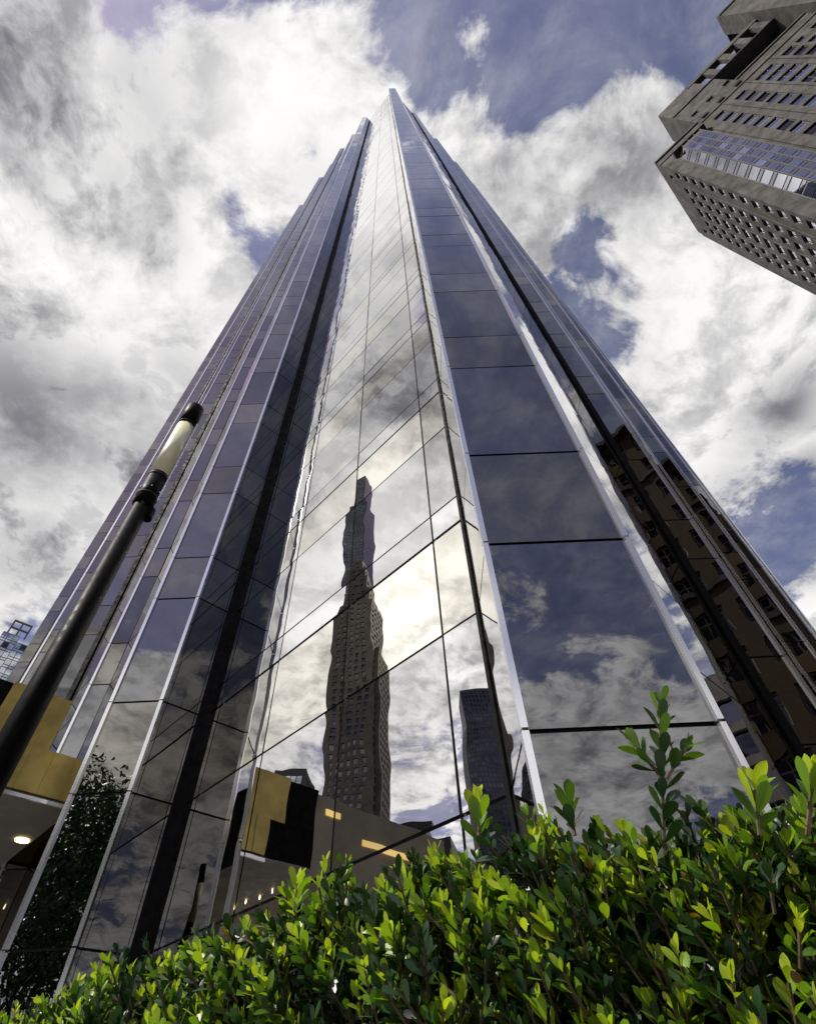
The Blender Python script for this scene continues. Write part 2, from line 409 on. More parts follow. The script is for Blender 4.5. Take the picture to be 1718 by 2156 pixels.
# ------------------------------------------------------------------ helpers for masonry buildings
def facade(mb, o, ux, nx, u0, u1, z0, z1, wins, depth):
    """wall sheet in the plane through o with openings; wins = [(ua,ub,za,zb)] on a regular grid of cells"""
    us = sorted(set([u0, u1] + [w[0] for w in wins] + [w[1] for w in wins])); zs = sorted(set([z0, z1] + [w[2] for w in wins] + [w[3] for w in wins]))
    W = set()
    for w in wins:
        for i in range(us.index(w[0]), us.index(w[1])):
            for j in range(zs.index(w[2]), zs.index(w[3])): W.add((i, j))
    pt = lambda u, z, d=0: Vector((o.x + ux.x * u - nx.x * d, o.y + ux.y * u - nx.y * d, z))
    for i in range(len(us) - 1):
        j = 0
        while j < len(zs) - 1:
            if (i, j) in W: j += 1; continue
            k = j
            while k + 1 < len(zs) - 1 and (i, k + 1) not in W: k += 1
            mb.quad(pt(us[i], zs[j]), pt(us[i + 1], zs[j]), pt(us[i + 1], zs[k + 1]), pt(us[i], zs[k + 1])); j = k + 1
    for ua, ub, za, zb in wins:
        c = [(ua, za), (ub, za), (ub, zb), (ua, zb)]
        for a, b in zip(c, c[1:] + c[:1]): mb.quad(pt(*a), pt(*b), pt(*b, depth), pt(*a, depth))
def plain_walls(mb, pts, z0, z1, skip=(), roof=True):
    for i in range(len(pts)):
        if i in skip: continue
        a, b = pts[i], pts[(i + 1) % len(pts)]; mb.quad((a.x, a.y, z0), (b.x, b.y, z0), (b.x, b.y, z1), (a.x, a.y, z1))
    if roof: mb.poly([(p.x, p.y, z1) for p in pts])
_wcache = {}
def window_at(th, o, ux, nx, w, depth, bars=(1, 1), gm='winglass', fm='winframe', fw=.09):
    """one window: frame with its pane as a sub-part, shared meshes"""
    ua, ub, za, zb = w; W, H = ub - ua, zb - za
    key = (round(W, 2), round(H, 2), bars, gm, fm)
    if key not in _wcache:
        f = MB()
        def bar(x0, z0, x1, z1): f.obox((x0, .0, z0), (x1 - x0, 0, 0), (0, .1, 0), (0, 0, z1 - z0))
        bar(0, 0, fw, H); bar(W - fw, 0, W, H); bar(fw, 0, W - fw, fw); bar(fw, H - fw, W - fw, H)
        for i in range(bars[0]): x = W * (i + 1) / (bars[0] + 1); bar(x - fw / 2, fw, x + fw / 2, H - fw)
        for i in range(bars[1]): z = H * (.62 if bars[1] == 1 else (i + 1) / (bars[1] + 1)); bar(fw, z - fw / 2.4, W - fw, z + fw / 2.4)
        p = MB(); p.quad((0, .06, 0), (W, .06, 0), (W, .06, H), (0, .06, H), (random.random(), random.random(), .5))
        _wcache[key] = (f.mesh('window', M[fm]), p.mesh('pane', M[gm]))
    fme, pme = _wcache[key]
    ob = link('window', fme, th); pn = link('pane', pme, ob)
    l = th.matrix_basis.translation
    x = Vector((ux.x, ux.y, 0)); y = Vector((-nx.x, -nx.y, 0)); q = Vector((o.x, o.y, 0)) + x * ua + y * depth
    mt = Matrix((x, y, Vector((0, 0, 1)))).transposed().to_4x4(); mt.translation = (q.x - l.x, q.y - l.y, za)
    ob.matrix_basis = mt
    return ob
def glaze(mb, o, ux, nx, wins, depth, jit=.004):
    for ua, ub, za, zb in wins:
        sd = (random.random(), random.random(), random.random()); k = random.gauss(0, jit)
        pt = lambda u, z, e=0: (o.x + ux.x * u - nx.x * (depth + e), o.y + ux.y * u - nx.y * (depth + e), z)
        mb.quad(pt(ua, za, k), pt(ub, za, -k), pt(ub, zb, -k), pt(ua, zb, k), sd)
r2 = 1 / math.sqrt(2)
V2 = lambda x, y: Vector((x, y))

# ------------------------------------------------------------------ limestone tower, top right
HT = CAMZ
C1 = V2(66.045, 19.935); AX = V2(r2, r2); BX = V2(r2, -r2)
lt = thing('limestone_tower', (80, 15, 0), 'grey limestone apartment tower with bay windows jutting in at the upper right', 'skyscraper')
FL = 4.14
zrow = [140.6 - FL * k + HT for k in range(33)]
o_a = C1 - BX * .9
aw = []
for uc, w in ((.2, 1.8), (4.6, 1.8), (7.5, 1.8), (10.9, 3.1), (14.5, 1.8), (17.1, 1.8)):
    for z in zrow: aw.append((uc - w / 2, uc + w / 2, z - 1.25, z + 1.25))
for uc in (1.5, 18.5): aw.append((uc - .6, uc + .6, 144.6 + HT, 146.8 + HT))
pilW = 20.6
# face looking left (towards the glass tower): outward normal -BX ; u runs along AX, seen from outside left to right is -AX
mb = MB(); nA = -BX; uA = -AX
flip = lambda ws: [(-b, -a, c, d) for a, b, c, d in ws]
facade(mb, o_a, uA, nA, -pilW, 1.6, 0, 152 + HT, flip(aw), .2)
# face looking towards the street: outward normal -AX ; seen from outside left to right is +BX
o_b = C1 - AX * 1.6
bw = []
VB = 62
for vc, w, hgt in ((12.5, 2.3, 3.0), (17.4, 2.3, 3.0), (22.7, 3.8, 3.0), (27.5, 2.2, 2.7), (30.0, 1.5, 2.3), (33.0, 1.5, 2.3), (37.5, 2.0, 2.4), (42, 2.0, 2.4)):
    for z in zrow[:30]: bw.append((vc - w / 2, vc + w / 2, z - hgt / 2 + .2, z + hgt / 2 + .2))
    if vc < 34: bw.append((vc - w / 2, vc + w / 2, 144.8 - hgt / 2 + HT + .2, 144.8 + hgt / 2 + HT + .2))
# terrace storeys of the upper block
for vc in (12.0, 15.9, 19.9):
    for z in (151.7, 156.9): bw.append((vc - .8, vc + .8, z - 1 + HT, z + 1 + HT))
SEG = 20.72
facade(mb, o_b, BX, -AX, -.9, 10.0, 0, 152 + HT, [], .4)
facade(mb, o_b, BX, -AX, 10.0, SEG, 0, 166.5 + HT, [w for w in bw if w[1] < SEG], .24)
facade(mb, o_b, BX, -AX, SEG, 36, 0, 155 + HT, [w for w in bw if w[0] > SEG and w[1] < 36], .24)
facade(mb, o_b - AX * 2.2, BX, -AX, 36, 60, 0, 192 + HT, [w for w in bw if w[0] > 36], .24)
pb = lambda v, a: o_b + BX * v + AX * a
def wallq(p, q, z0, z1): mb.quad((p.x, p.y, z0), (q.x, q.y, z0), (q.x, q.y, z1), (p.x, p.y, z1))
wallq(pb(36, 3), pb(36, -2.2), 0, 192 + HT)                        # step of the block beyond
wallq(pb(10, 8), pb(10, 0), 150 + HT, 175 + HT)                    # side of the upper block
wallq(pb(10, 0), pb(17.8, 0), 166.5 + HT, 175 + HT)
wallq(pb(SEG, 4), pb(36, 4), 154 + HT, 166.5 + HT)                 # terrace back wall
wallq(pb(SEG, 0), pb(SEG, 4), 154 + HT, 166.5 + HT)
wallq(pb(17.8, 0), pb(17.8, 8), 166 + HT, 175 + HT)
def slab(v0, v1, a0, a1, z0, z1, m=None):
    o = pb(v0, a0); (m or mb).obox((o.x, o.y, z0), (BX.x * (v1 - v0), BX.y * (v1 - v0), 0), (AX.x * (a1 - a0), AX.y * (a1 - a0), 0), (0, 0, z1 - z0))
far = [C1 + AX * pilW - BX * .9, C1 + AX * pilW + BX * 60, pb(60, -2.2)]
wallq(far[2], far[1], 0, 192 + HT); wallq(far[1], far[0], 0, 152 + HT)
part(mb, 'wall', M['stone'], lt)
rf = MB(); slab(-.9, 36, 0, 22, 152.0 + HT, 152.3 + HT, rf); slab(10.05, 17.75, .05, 8, 174.6 + HT, 174.9 + HT, rf); slab(36.05, 60, -2.1, 20, 191 + HT, 191.4 + HT, rf)
part(rf, 'roof', M['stone'], lt)
tr = MB(); slab(SEG + .05, 36, .02, 4, 154.6 + HT, 154.9 + HT, tr); part(tr, 'terrace_slab', M['stone_dark'], lt)
tr = MB(); slab(17.85, 36, .02, 8, 166.0 + HT, 166.4 + HT, tr); part(tr, 'terrace_slab', M['stone_dark'], lt)
for v in (17.85, 21.8, 25.8, 29.8, 33.8):
    p = MB(); slab(v, v + 1.5, 0, 1.2, 166.45 + HT, 173.2 + HT, p); part(p, 'pergola_post', M['stone'], lt)
p = MB(); slab(17.82, 36, -.15, 1.4, 173.25 + HT, 175 + HT, p); part(p, 'pergola_beam', M['stone'], lt)
for z, v0, v1, d in ((151.2, -1.0, 10, .35), (148.4, -1.0, 10, .18), (165.2, 10, SEG, .3), (149.6, 10.05, 36, .22), (153.9, SEG, 36, .3), (190, 36, 60, 2.5)):
    p = MB(); slab(v0, v1, -d, .02, z + HT, z + .55 + HT, p); part(p, 'cornice', M['stone'], lt)
for v in (9.2, 14.9, 20.1, 25.6):
    p = MB(); slab(v, v + .35, -.22, .02, 0, 149 + HT, p); part(p, 'pilaster', M['stone'], lt)
p = MB(); o = o_a + AX * 20.62; p.obox((o.x, o.y, 0), (AX.x * .5, AX.y * .5, 0), (BX.x * .5, BX.y * .5, 0), (0, 0, 150 + HT)); part(p, 'pilaster', M['stone'], lt)
for u in (2.6, 9.0, 13.0):
    p = MB(); o = o_a + AX * u - BX * .18; p.obox((o.x, o.y, 0), (AX.x * .3, AX.y * .3, 0), (BX.x * .2, BX.y * .2, 0), (0, 0, 149 + HT)); part(p, 'pilaster', M['stone'], lt)
def lim(ws, zmin): return [w for w in ws if w[2] > zmin], [w for w in ws if w[2] <= zmin]
far_g = MB()
hi, lo = lim(flip(aw), 78)
for w in hi: window_at(lt, o_a, uA, nA, w, .2, (1, 0) if w[1] - w[0] > 2 else (0, 0), 'bright_window')
glaze(far_g, o_a, uA, nA, lo, .18)
hi, lo = lim([w for w in bw if w[0] < 36], 100)
for w in hi: window_at(lt, o_b, BX, -AX, w, .24, (2, 1) if w[1] - w[0] > 3 else (0, 1), random.choice(('winglass', 'winglass', 'bright_window', 'tower_glass')))
glaze(far_g, o_b, BX, -AX, lo, .22)
hi, lo = lim([w for w in bw if w[0] > 36], 100)
for w in hi: window_at(lt, o_b - AX * 2.2, BX, -AX, w, .24, (0, 1))
glaze(far_g, o_b - AX * 2.2, BX, -AX, lo, .22)
tag(part(far_g, 'lower_glazing', M['winglass'], lt), kind='stuff')
# canted glass bay running up the corner
bayp = [(1.7, 0), (3.4, -1.5), (7.6, -1.5), (8.6, 0)]
bz = [z + FL / 2 for z in zrow if z > 20]
for k, z in enumerate(bz):
    if z > 146 + HT: continue
    for (v0, a0), (v1, a1) in zip(bayp, bayp[1:]):
        n = 3 if v1 - v0 > 3 else 1
        if z < 84: n = 1
        for i in range(n):
            s0, s1 = i / n, (i + 1) / n
            p0 = pb(v0 + (v1 - v0) * s0, a0 + (a1 - a0) * s0); p1 = pb(v0 + (v1 - v0) * s1, a0 + (a1 - a0) * s1)
            e = (p1 - p0).normalized() * .17; p0 += e; p1 -= e; g = MB()
            g.quad((p0.x, p0.y, z - FL + 1.45), (p1.x, p1.y, z - FL + 1.45), (p1.x, p1.y, z - .25), (p0.x, p0.y, z - .25), (random.random(), random.random(), random.random()))
            part(g, 'bay_pane', M['bright_window' if (a0 == 0 or random.random() < .2) else 'winglass'], lt)
            if z > 84:
                g = MB(); g.quad((p0.x, p0.y, z - FL + .25), (p1.x, p1.y, z - FL + .25), (p1.x, p1.y, z - FL + 1.15), (p0.x, p0.y, z - FL + 1.15), (random.random(), random.random(), random.random()))
                part(g, 'bay_pane', M['winglass'], lt)
back_ = MB()
bi = [pb(v + (.08 if i < 2 else -.08), a + .07) for i, (v, a) in enumerate(bayp)]
for p0, p1 in zip(bi, bi[1:]): back_.quad((p0.x, p0.y, 10), (p1.x, p1.y, 10), (p1.x, p1.y, 144 + HT), (p0.x, p0.y, 144 + HT))
back_.poly([(p.x, p.y, 144.3 + HT) for p in bi])
part(back_, 'bay_frame', M['winframe'], lt)
for v, a in bayp + [(4.8, -1.5), (6.2, -1.5)]:
    p = MB(); o = pb(v - .1, a - .1); p.obox((o.x, o.y, 10), (BX.x * .2, BX.y * .2, 0), (AX.x * .16, AX.y * .16, 0), (0, 0, 134.4 + HT)); part(p, 'bay_mullion', M['winframe'], lt)
p = MB(); slab(1.4, 8.9, -1.8, .02, 144.3 + HT, 145.4 + HT, p); part(p, 'bay_cap', M['stone'], lt)

# ------------------------------------------------------------------ blue glass block far left, behind the canopy
def at_az(az, d): return V2(math.sin(R(az)) * d, math.cos(R(az)) * d)
gb = thing('stepped_glass_tower', (*at_az(-43, 262), 0), 'pale blue stepped glass tower peeking out beyond the brass canopy', 'building')
gc = at_az(-43, 262); ex = V2(math.cos(R(43)), math.sin(R(43))); ey = V2(-ex.y, ex.x)     # ex across the view, ey away
def gpt(x, y, z): p = gc + ex * x + ey * y; return (p.x, p.y, z)
def gbox(mbx, x0, x1, y0, y1, z0, z1):
    a = Vector(gpt(x0, y0, z0)); mbx.obox(a, (*(ex * (x1 - x0)), 0), (*(ey * (y1 - y0)), 0), (0, 0, z1 - z0))
blocks = [(-16, -2.0, 0, 20, 0, 148), (-2, 4.8, -2, 16, 0, 158), (4.8, 14, 1, 16, 0, 157), (-40, -16, 4, 30, 0, 130)]
for i, (x0, x1, y0, y1, z0, z1) in enumerate(blocks):
    w = MB(); gbox(w, x0, x1, y0, y1, z0, z1); part(w, 'wall', M['winframe'], gb)
far_g = MB()
for (x0, x1, y0, y1, z0, z1) in blocks:
    k = 0; z = z1 - .4
    while z > 20:
        n = max(2, round((x1 - x0) / 2.4)); hgt = 2.6 if k % 2 == 0 else .9
        for i in range(n):
            a = x0 + (x1 - x0) * i / n + .12; b = x0 + (x1 - x0) * (i + 1) / n - .12
            q = (gpt(a, y0 - .12, z - hgt), gpt(b, y0 - .12, z - hgt), gpt(b, y0 - .12, z), gpt(a, y0 - .12, z))
            if z > 130 and x0 > -30:
                g = MB(); g.quad(*q, (random.random(), random.random(), random.random())); part(g, 'pane', M['pale_glass' if k % 2 else 'tower_glass' if random.random() < .25 else 'pale_glass'], gb)
            else: far_g.quad(*q, (random.random(), random.random(), random.random()))
        z -= hgt + .35; k += 1
tag(part(far_g, 'lower_glazing', M['pale_glass'], gb), kind='stuff')
# open roof frame
for x in (-.5, 3.0, 6.6):
    p = MB(); gbox(p, x - .35, x + .35, -1.8, -1.1, 158, 165); part(p, 'frame_post', M['winframe'], gb)
for z in (161, 164.6):
    p = MB(); gbox(p, -.84, 6.94, -1.75, -1.15, z, z + .7); part(p, 'frame_beam', M['winframe'], gb)

# ------------------------------------------------------------------ buildings behind the camera, seen mirrored in the glass
def refl_tower(name, label, base, wdir, blocks, mat, gmat, cat='skyscraper', win=(3.2, 1.7, 4.0, 2.3), depth=.35, nwin=120):
    """blocks: (u0,u1,v0,v1,z1) in the frame wdir (across), away"""
    th = thing(name, (base.x, base.y, 0), label, cat); ux = wdir; ay = V2(-ux.y, ux.x)
    W = MB(); G = []
    for (u0, u1, v0, v1, z1) in blocks:
        c = [base + ux * a + ay * b for a, b in ((u0, v0), (u1, v0), (u1, v1), (u0, v1))]
        for i in range(4):
            a, b = c[i], c[(i + 1) % 4]; e = (b - a); L = e.length; e /= L; n = V2(e.y, -e.x)
            vis = n.dot(-a) > 0
            if not vis: W.quad((a.x, a.y, 0), (b.x, b.y, 0), (b.x, b.y, z1), (a.x, a.y, z1)); continue
            pu, wu, pz, wz = win; nu = max(1, int((L - 1) / pu)); off = (L - nu * pu) / 2
            ws = []
            z = z1 - 3 - wz
            while z > 12:
                for k in range(nu): ws.append((off + k * pu + (pu - wu) / 2, off + k * pu + (pu + wu) / 2, z, z + wz))
                z -= pz
            facade(W, a, e, n, 0, L, 0, z1, ws, depth); G += [(a, e, n, w) for w in ws]
        W.poly([(p.x, p.y, z1) for p in c])
    part(W, 'wall', mat, th)
    G.sort(key=lambda g: -g[3][2]); rest = MB()
    for a, e, n, w in G[:nwin]:
        g = MB(); glaze(g, a, e, n, [w], depth - .02); part(g, 'window', gmat, th)
    for a, e, n, w in G[nwin:]: glaze(rest, a, e, n, [w], depth - .02)
    tag(part(rest, 'lower_windows', gmat, th), kind='stuff')
    return th
def face_cam(p): d = (-p).normalized(); return V2(-d.y, d.x) * 1.0
def frame_at(az, d, turn=0):
    p = V2(-1, 7) + at_az(az, d); e = (p - V2(-1, 7)).normalized(); x = V2(e.y, -e.x); a = R(turn)
    return p, V2(x.x * math.cos(a) - x.y * math.sin(a), x.x * math.sin(a) + x.y * math.cos(a))
p, x = frame_at(-82.9, 280, 20)
refl_tower('stone_skyscraper', 'tan stone skyscraper with stepped crown, mirrored in the wide glass wall', p, x,
           [(-14, 13, 0, 25, 250), (-11, 11, 1, 23, 262), (-9, 9, 2, 22, 274), (-6, 8, 4, 20, 286), (-3, 5, 6, 18, 297), (-17, 10, 5, 27, 212)], M['tower_stone'], M['tower_window'], win=(4.4, 2.4, 4.6, 2.8), depth=.5, nwin=200)
p, x = frame_at(-82.5, 345, 28)
refl_tower('glass_supertall', 'slender blue glass skyscraper mirrored above the stone one in the wide glass wall', p, x,
           [(-10, 10, 0, 24, 440), (-7, 6, 3, 20, 490)], M['tower_glass'], M['tower_window'], win=(3, 2.5, 4.2, 3.7), depth=.1, nwin=80)
p, x = frame_at(-77.3, 240, 15)
refl_tower('glass_office_block', 'blue glass office block with dark crown mirrored left of the stone skyscraper', p, x,
           [(-6, 10, 0, 22, 108), (-5, 9, 1, 20, 117)], M['stone_dark'], M['pale_glass'], cat='building', win=(2.6, 2.3, 4.0, 3.4), depth=.12, nwin=60)
p, x = frame_at(-99, 470, -10)
refl_tower('dark_glass_skyscraper', 'black glass skyscraper mirrored beside the corner pier', p, x,
           [(-26, 20, 0, 40, 255), (-14, 20, 3, 36, 292)], M['stone_dark'], M['tower_glass'], win=(3.2, 2.2, 4.2, 3.2), depth=.12, nwin=60)
p, x = frame_at(-91.6, 60, 10)
refl_tower('stone_row_house', 'low dark stone building mirrored at the foot of the glass wall', p, x,
           [(-4, 4, 0, 14, 24.5), (-1, 4, 0, 14, 26.5)], M['stone_dark'], M['tower_glass'], cat='building', nwin=20)

p, x = V2(53, 37), V2(r2, -r2)
refl_tower('concrete_grid_block', 'pale concrete block with a deep window grid, mirrored in a sliver beside the corner pier', p, x,
           [(-9, 9, 0, 12, 36)], M['concrete'], M['tower_glass'], cat='building', win=(3.0, 2.2, 3.6, 2.7), depth=.6, nwin=60)

# brick apartment house mirrored in the right-hand piers
bh = thing('brick_apartment_house', (25, -15, 0), 'brown brick apartment house with cross-barred windows, mirrored in the right piers', 'building')
bo = V2(25, -15) + AX * 17; bu = -AX; bn = V2(-r2, r2)
ws = []
BFL = 3.85
for k in range(13):
    for j in range(9):
        u = 1.1 + j * 2.75; ws.append((u, u + 1.55, 2 + k * BFL + 1.0, 2 + k * BFL + 3.3))
W = MB(); facade(W, bo, bu, bn, 0, 26, 0, 53.5, ws, .35)
e0, e1 = bo, bo + bu * 26; f0, f1 = e0 - bn * 16, e1 - bn * 16
for a, b in ((e1, f1), (f1, f0), (f0, e0)): W.quad((a.x, a.y, 0), (b.x, b.y, 0), (b.x, b.y, 53.5), (a.x, a.y, 53.5))
W.poly([(q.x, q.y, 53.5) for q in (e0, e1, f1, f0)])
part(W, 'wall', M['brick'], bh)
for w in ws: window_at(bh, bo, bu, bn, w, .35, (1, 1), 'tower_glass', 'pale_frame', .13)
for z, d in ((52.6, .8), (45.0, .3), (30.0, .25), (6, .3)):
    c = MB(); o = bo + bn * d; c.obox((o.x, o.y, z), (bu.x * 26, bu.y * 26, 0), (-bn.x * (d + .05), -bn.y * (d + .05), 0), (0, 0, .55)); part(c, 'cornice', M['stone'], bh)
c = MB(); q = bo + bu * 4 - bn * 5; c.obox((q.x, q.y, 53.55), (bu.x * 5, bu.y * 5, 0), (-bn.x * 5, -bn.y * 5, 0), (0, 0, 5)); part(c, 'water_tank_house', M['stone_dark'], bh)

# ------------------------------------------------------------------ brass entrance canopy
A0 = V2(-6.36, 10.18); dO = V2(-r2, -r2); dB = V2(-r2, r2)      # out from the wall ; away along the wall
cn = thing('entrance_canopy', (A0.x, A0.y, 0), 'brass-clad entrance canopy with grey soffit at the foot of the tower', 'canopy')
def cbox(k0, k1, w0, w1, z0, z1, name, mat):
    m_ = MB(); o = A0 + dO * k0 + dB * w0; m_.obox((o.x, o.y, z0 + CAMZ), (dB.x * (w1 - w0), dB.y * (w1 - w0), 0), (dO.x * (k1 - k0), dO.y * (k1 - k0), 0), (0, 0, z1 - z0))
    m_.f = [tuple(reversed(f)) for f in m_.f]
    return part(m_, name, mat, cn)
cbox(-.2, 1.25, 0, 11, 4.42, 5.18, 'fascia', M['gold'])
cbox(-.2, 2.58, .04, 10.9, 4.36, 4.41, 'soffit', M['soffit'])
cbox(-.24, 1.27, -.03, .02, 4.30, 4.36, 'edge_trim', M['mullion'])
cbox(1.3, 2.6, .15, 9.2, 4.42, 6.22, 'marquee_end', M['strip'])
cbox(.62, 1.72, .10, .145, 5.2, 6.24, 'upper_fascia', M['gold'])
cbox(.62, 1.28, .15, 9.2, 5.2, 6.2, 'marquee_top', M['strip'])
cbox(2.65, 7.6, .3, 9, 4.5, 6.2, 'marquee', M['beige'])
for kk in (.1, .5, .9): cbox(kk, kk + .012, -.012, -.002, 4.44, 5.16, 'panel_joint', M['gold'])
for k0, k1, z_ in ((3.0, 3.5, 5.75), (4.2, 6.4, 5.35)): cbox(k0, k1, .26, .29, z_, z_ + .14, 'light_strip', M['warm_strip'])
dl = A0 + dB * 2.05 + dO * -.02
m_ = MB(); m_.tube([(dl.x, dl.y, 4.335 + CAMZ), (dl.x, dl.y, 4.358 + CAMZ)], .13, 24); part(m_, 'downlight', M['warm_lamp'], cn)
for i in range(14):
    q = A0 + dB * (1.5 + i * .55) + dO * 2.5; m_ = MB(); m_.tube([(q.x, q.y, 4.26 + CAMZ), (q.x, q.y, 4.30 + CAMZ), (q.x, q.y, 4.355 + CAMZ)], [.012, .02, .01], 8); part(m_, 'bulb', M['warm_lamp'], cn)
for k_ in (.3, 2.2):
    q = A0 + dB * 10.2 + dO * k_; m_ = MB(); m_.tube([(q.x, q.y, .12), (q.x, q.y, 4.36 + CAMZ)], .14, 16); part(m_, 'column', M['gold'], cn, True)

# ------------------------------------------------------------------ street lamp
lp = at_az(-38.0, 3.8)
lm = thing('street_lamp', (lp.x, lp.y, .12), 'black street lamp with tall cylindrical frosted head in front of the tower', 'street lamp')
hz = lambda el: 3.8 * math.tan(R(el)) + CAMZ
def lathe(prof, name, mat, th, n=40):
    m_ = MB(); m_.tube([(lp.x, lp.y, z) for r_, z in prof], [r_ for r_, z in prof], n); return part(m_, name, mat, th, False)
zc0, zc1, zc2, zc3 = hz(46.0), hz(48.6), hz(54.0), hz(56.0)
def cyl(prof, name, mat):
    o = lathe(prof, name, mat, lm)
    o.data.polygons.foreach_set('use_smooth', [abs(p.normal.z) < .5 for p in o.data.polygons]); return o
cyl([(.16, .12), (.16, .45), (.10, .62)], 'base', M['steel_dark'])
cyl([(.092, .6), (.083, 3.0), (.070, zc0)], 'pole', M['steel_dark'])
cyl([(.069, zc0 - .08), (.088, zc0 - .07), (.088, zc1)], 'lower_collar', M['steel_dark'])
mt, t, b, o_ = material('frosted_diffuser'); M['diffuser'] = mt
t.put(b.inputs['Base Color'], (.80, .77, .55)); b.inputs['Roughness'].default_value = .35; b.inputs['Subsurface Weight'].default_value = .25; b.inputs['Subsurface Radius'].default_value = (.05, .05, .03); b.inputs['Coat Weight'].default_value = .3
cyl([(.090, zc1), (.090, zc2)], 'diffuser', M['diffuser'])
cyl([(.094, zc2), (.094, zc3), (.085, zc3 + .015)], 'cap', M['steel_dark'])
for z_ in (zc0 + .04, zc1 - .04, zc2 + .03): cyl([(.0945, z_), (.0945, z_ + .008)], 'seam_ring', M['mullion'] if False else M['joint'])
for a_ in range(6):
    q = lp + V2(math.cos(a_ * 1.047), math.sin(a_ * 1.047)) * .0915; m_ = MB(); m_.tube([(q.x, q.y, zc0 + .12), (q.x + (q.x - lp.x) * .08, q.y + (q.y - lp.y) * .08, zc0 + .12)], .008, 6); part(m_, 'bolt', M['mullion'], lm)
side = V2(math.cos(R(38)), math.sin(R(38)))
for s_, rr in ((1, .097),):
    q = lp + side * rr + V2(.02, -.04); m_ = MB(); m_.tube([(q.x, q.y, zc0 + .02), (q.x, q.y, zc2 + .1)], .009, 8); part(m_, 'rod', M['mullion'], lm)
m_ = MB(); q = lp + side * .075; m_.tube([(q.x, q.y, zc0 - .2), (q.x, q.y, zc0 - .08)], .05, 12); part(m_, 'photocell', M['steel_dark'], lm)

# ------------------------------------------------------------------ leaves
def leaf_arrays(kind):
    """obovate leaf along +Y, folded along the midrib, face towards +Z"""
    st = [0, .12, .30, .52, .72, .88, 1.0]
    wd = {0: [.03, .10, .24, .39, .43, .32, .06], 1: [.03, .11, .27, .41, .40, .27, .05], 2: [.03, .08, .20, .35, .44, .37, .10]}[kind]
    bend = (.10, -.16, .02)[kind]; fold = (.10, .16, .05)[kind]
    v, f = [], []
    for s_, w in zip(st, wd):
        w *= .5; zc = bend * (s_ * s_ - s_ * .4)
        v += [(-w, s_, zc + fold * w * 1.6), (0, s_, zc), (w, s_, zc + fold * w * 1.6)]
    for i in range(len(st) - 1):
        a = i * 3; f += [(a, a + 1, a + 4, a + 3), (a + 1, a + 2, a + 5, a + 4)]
    return np.array(v), np.array(f)
LEAF = [leaf_arrays(k) for k in range(3)]
def leaf_mat():
    mt, t, b, o = material('leaf')
    at = t.new('ShaderNodeAttribute', attribute_name='tone'); tone = at.outputs['Fac']
    pos = t.new('ShaderNodeNewGeometry').outputs['Position']
    n = t.noise(pos, 60, 3)
    r_ = t.new('ShaderNodeValToRGB'); t.link(t.math('ADD', tone, t.math('MULTIPLY', t.math('SUBTRACT', n, .5), .12)), r_.inputs[0])
    e = r_.color_ramp.elements; e[0].position = 0; e[0].color = (.008, .024, .009, 1); e[1].position = 1; e[1].color = (.13, .06, .02, 1)
    for p_, c in ((.35, (.02, .056, .015, 1)), (.66, (.17, .30, .02, 1)), (.86, (.47, .54, .035, 1)), (.94, (.46, .52, .035, 1))): x_ = e.new(p_); x_.color = c
    t.link(r_.outputs[0], b.inputs['Base Color']); b.inputs['Roughness'].default_value = .34; b.inputs['Specular IOR Level'].default_value = .55
    tr_ = t.new('ShaderNodeBsdfTranslucent'); t.link(t.mix(1.0, r_.outputs[0], (1.35, 1.5, .6), 'MULTIPLY'), tr_.inputs[0])
    mx = t.new('ShaderNodeMixShader'); t.put(mx.inputs[0], t.ramp(tone, .2, .9, .15, .42)); t.link(b.outputs[0], mx.inputs[1]); t.link(tr_.outputs[0], mx.inputs[2])
    t.link(mx.outputs[0], o.inputs[0])
    return mt
M['leaf'] = leaf_mat()
def join_leaves(items, name, parent, loc):
    """items: list of (variant, tone, 4x4 numpy)"""
    vs, fs, tn, base = [], [], [], 0
    for k in range(3):
        sel = [(t_, m_) for kk, t_, m_ in items if kk == k]
        if not sel: continue
        mats = np.array([m_ for _, m_ in sel]); tones = np.array([t_ for t_, _ in sel])
        v, f = LEAF[k]; vh = np.c_[v, np.ones(len(v))]
        vw = np.einsum('nij,vj->nvi', mats, vh)[:, :, :3].reshape(-1, 3) - np.array(loc)
        fw = (f[None] + (np.arange(len(sel)) * len(v))[:, None, None]).reshape(-1, 4) + base
        vs.append(vw); fs.append(fw); tn.append(np.repeat(tones, len(f))); base += len(vw)
    vs, fs, tn = np.concatenate(vs), np.concatenate(fs), np.concatenate(tn)
    me = bpy.data.meshes.new(name); me.vertices.add(len(vs)); me.vertices.foreach_set('co', vs.ravel())
    me.loops.add(len(fs) * 4); me.loops.foreach_set('vertex_index', fs.ravel().astype(np.int32))
    me.polygons.add(len(fs)); me.polygons.foreach_set('loop_start', np.arange(0, len(fs) * 4, 4, dtype=np.int32))
    me.polygons.foreach_set('use_smooth', np.ones(len(fs), bool)); me.update(calc_edges=True)
    a = me.attributes.new('tone', 'FLOAT', 'FACE'); a.data.foreach_set('value', tn.astype(np.float32))
    me.materials.append(M['leaf']); o = link(name, me, parent)
    return tag(o, kind='stuff')
_tone_mesh = {}
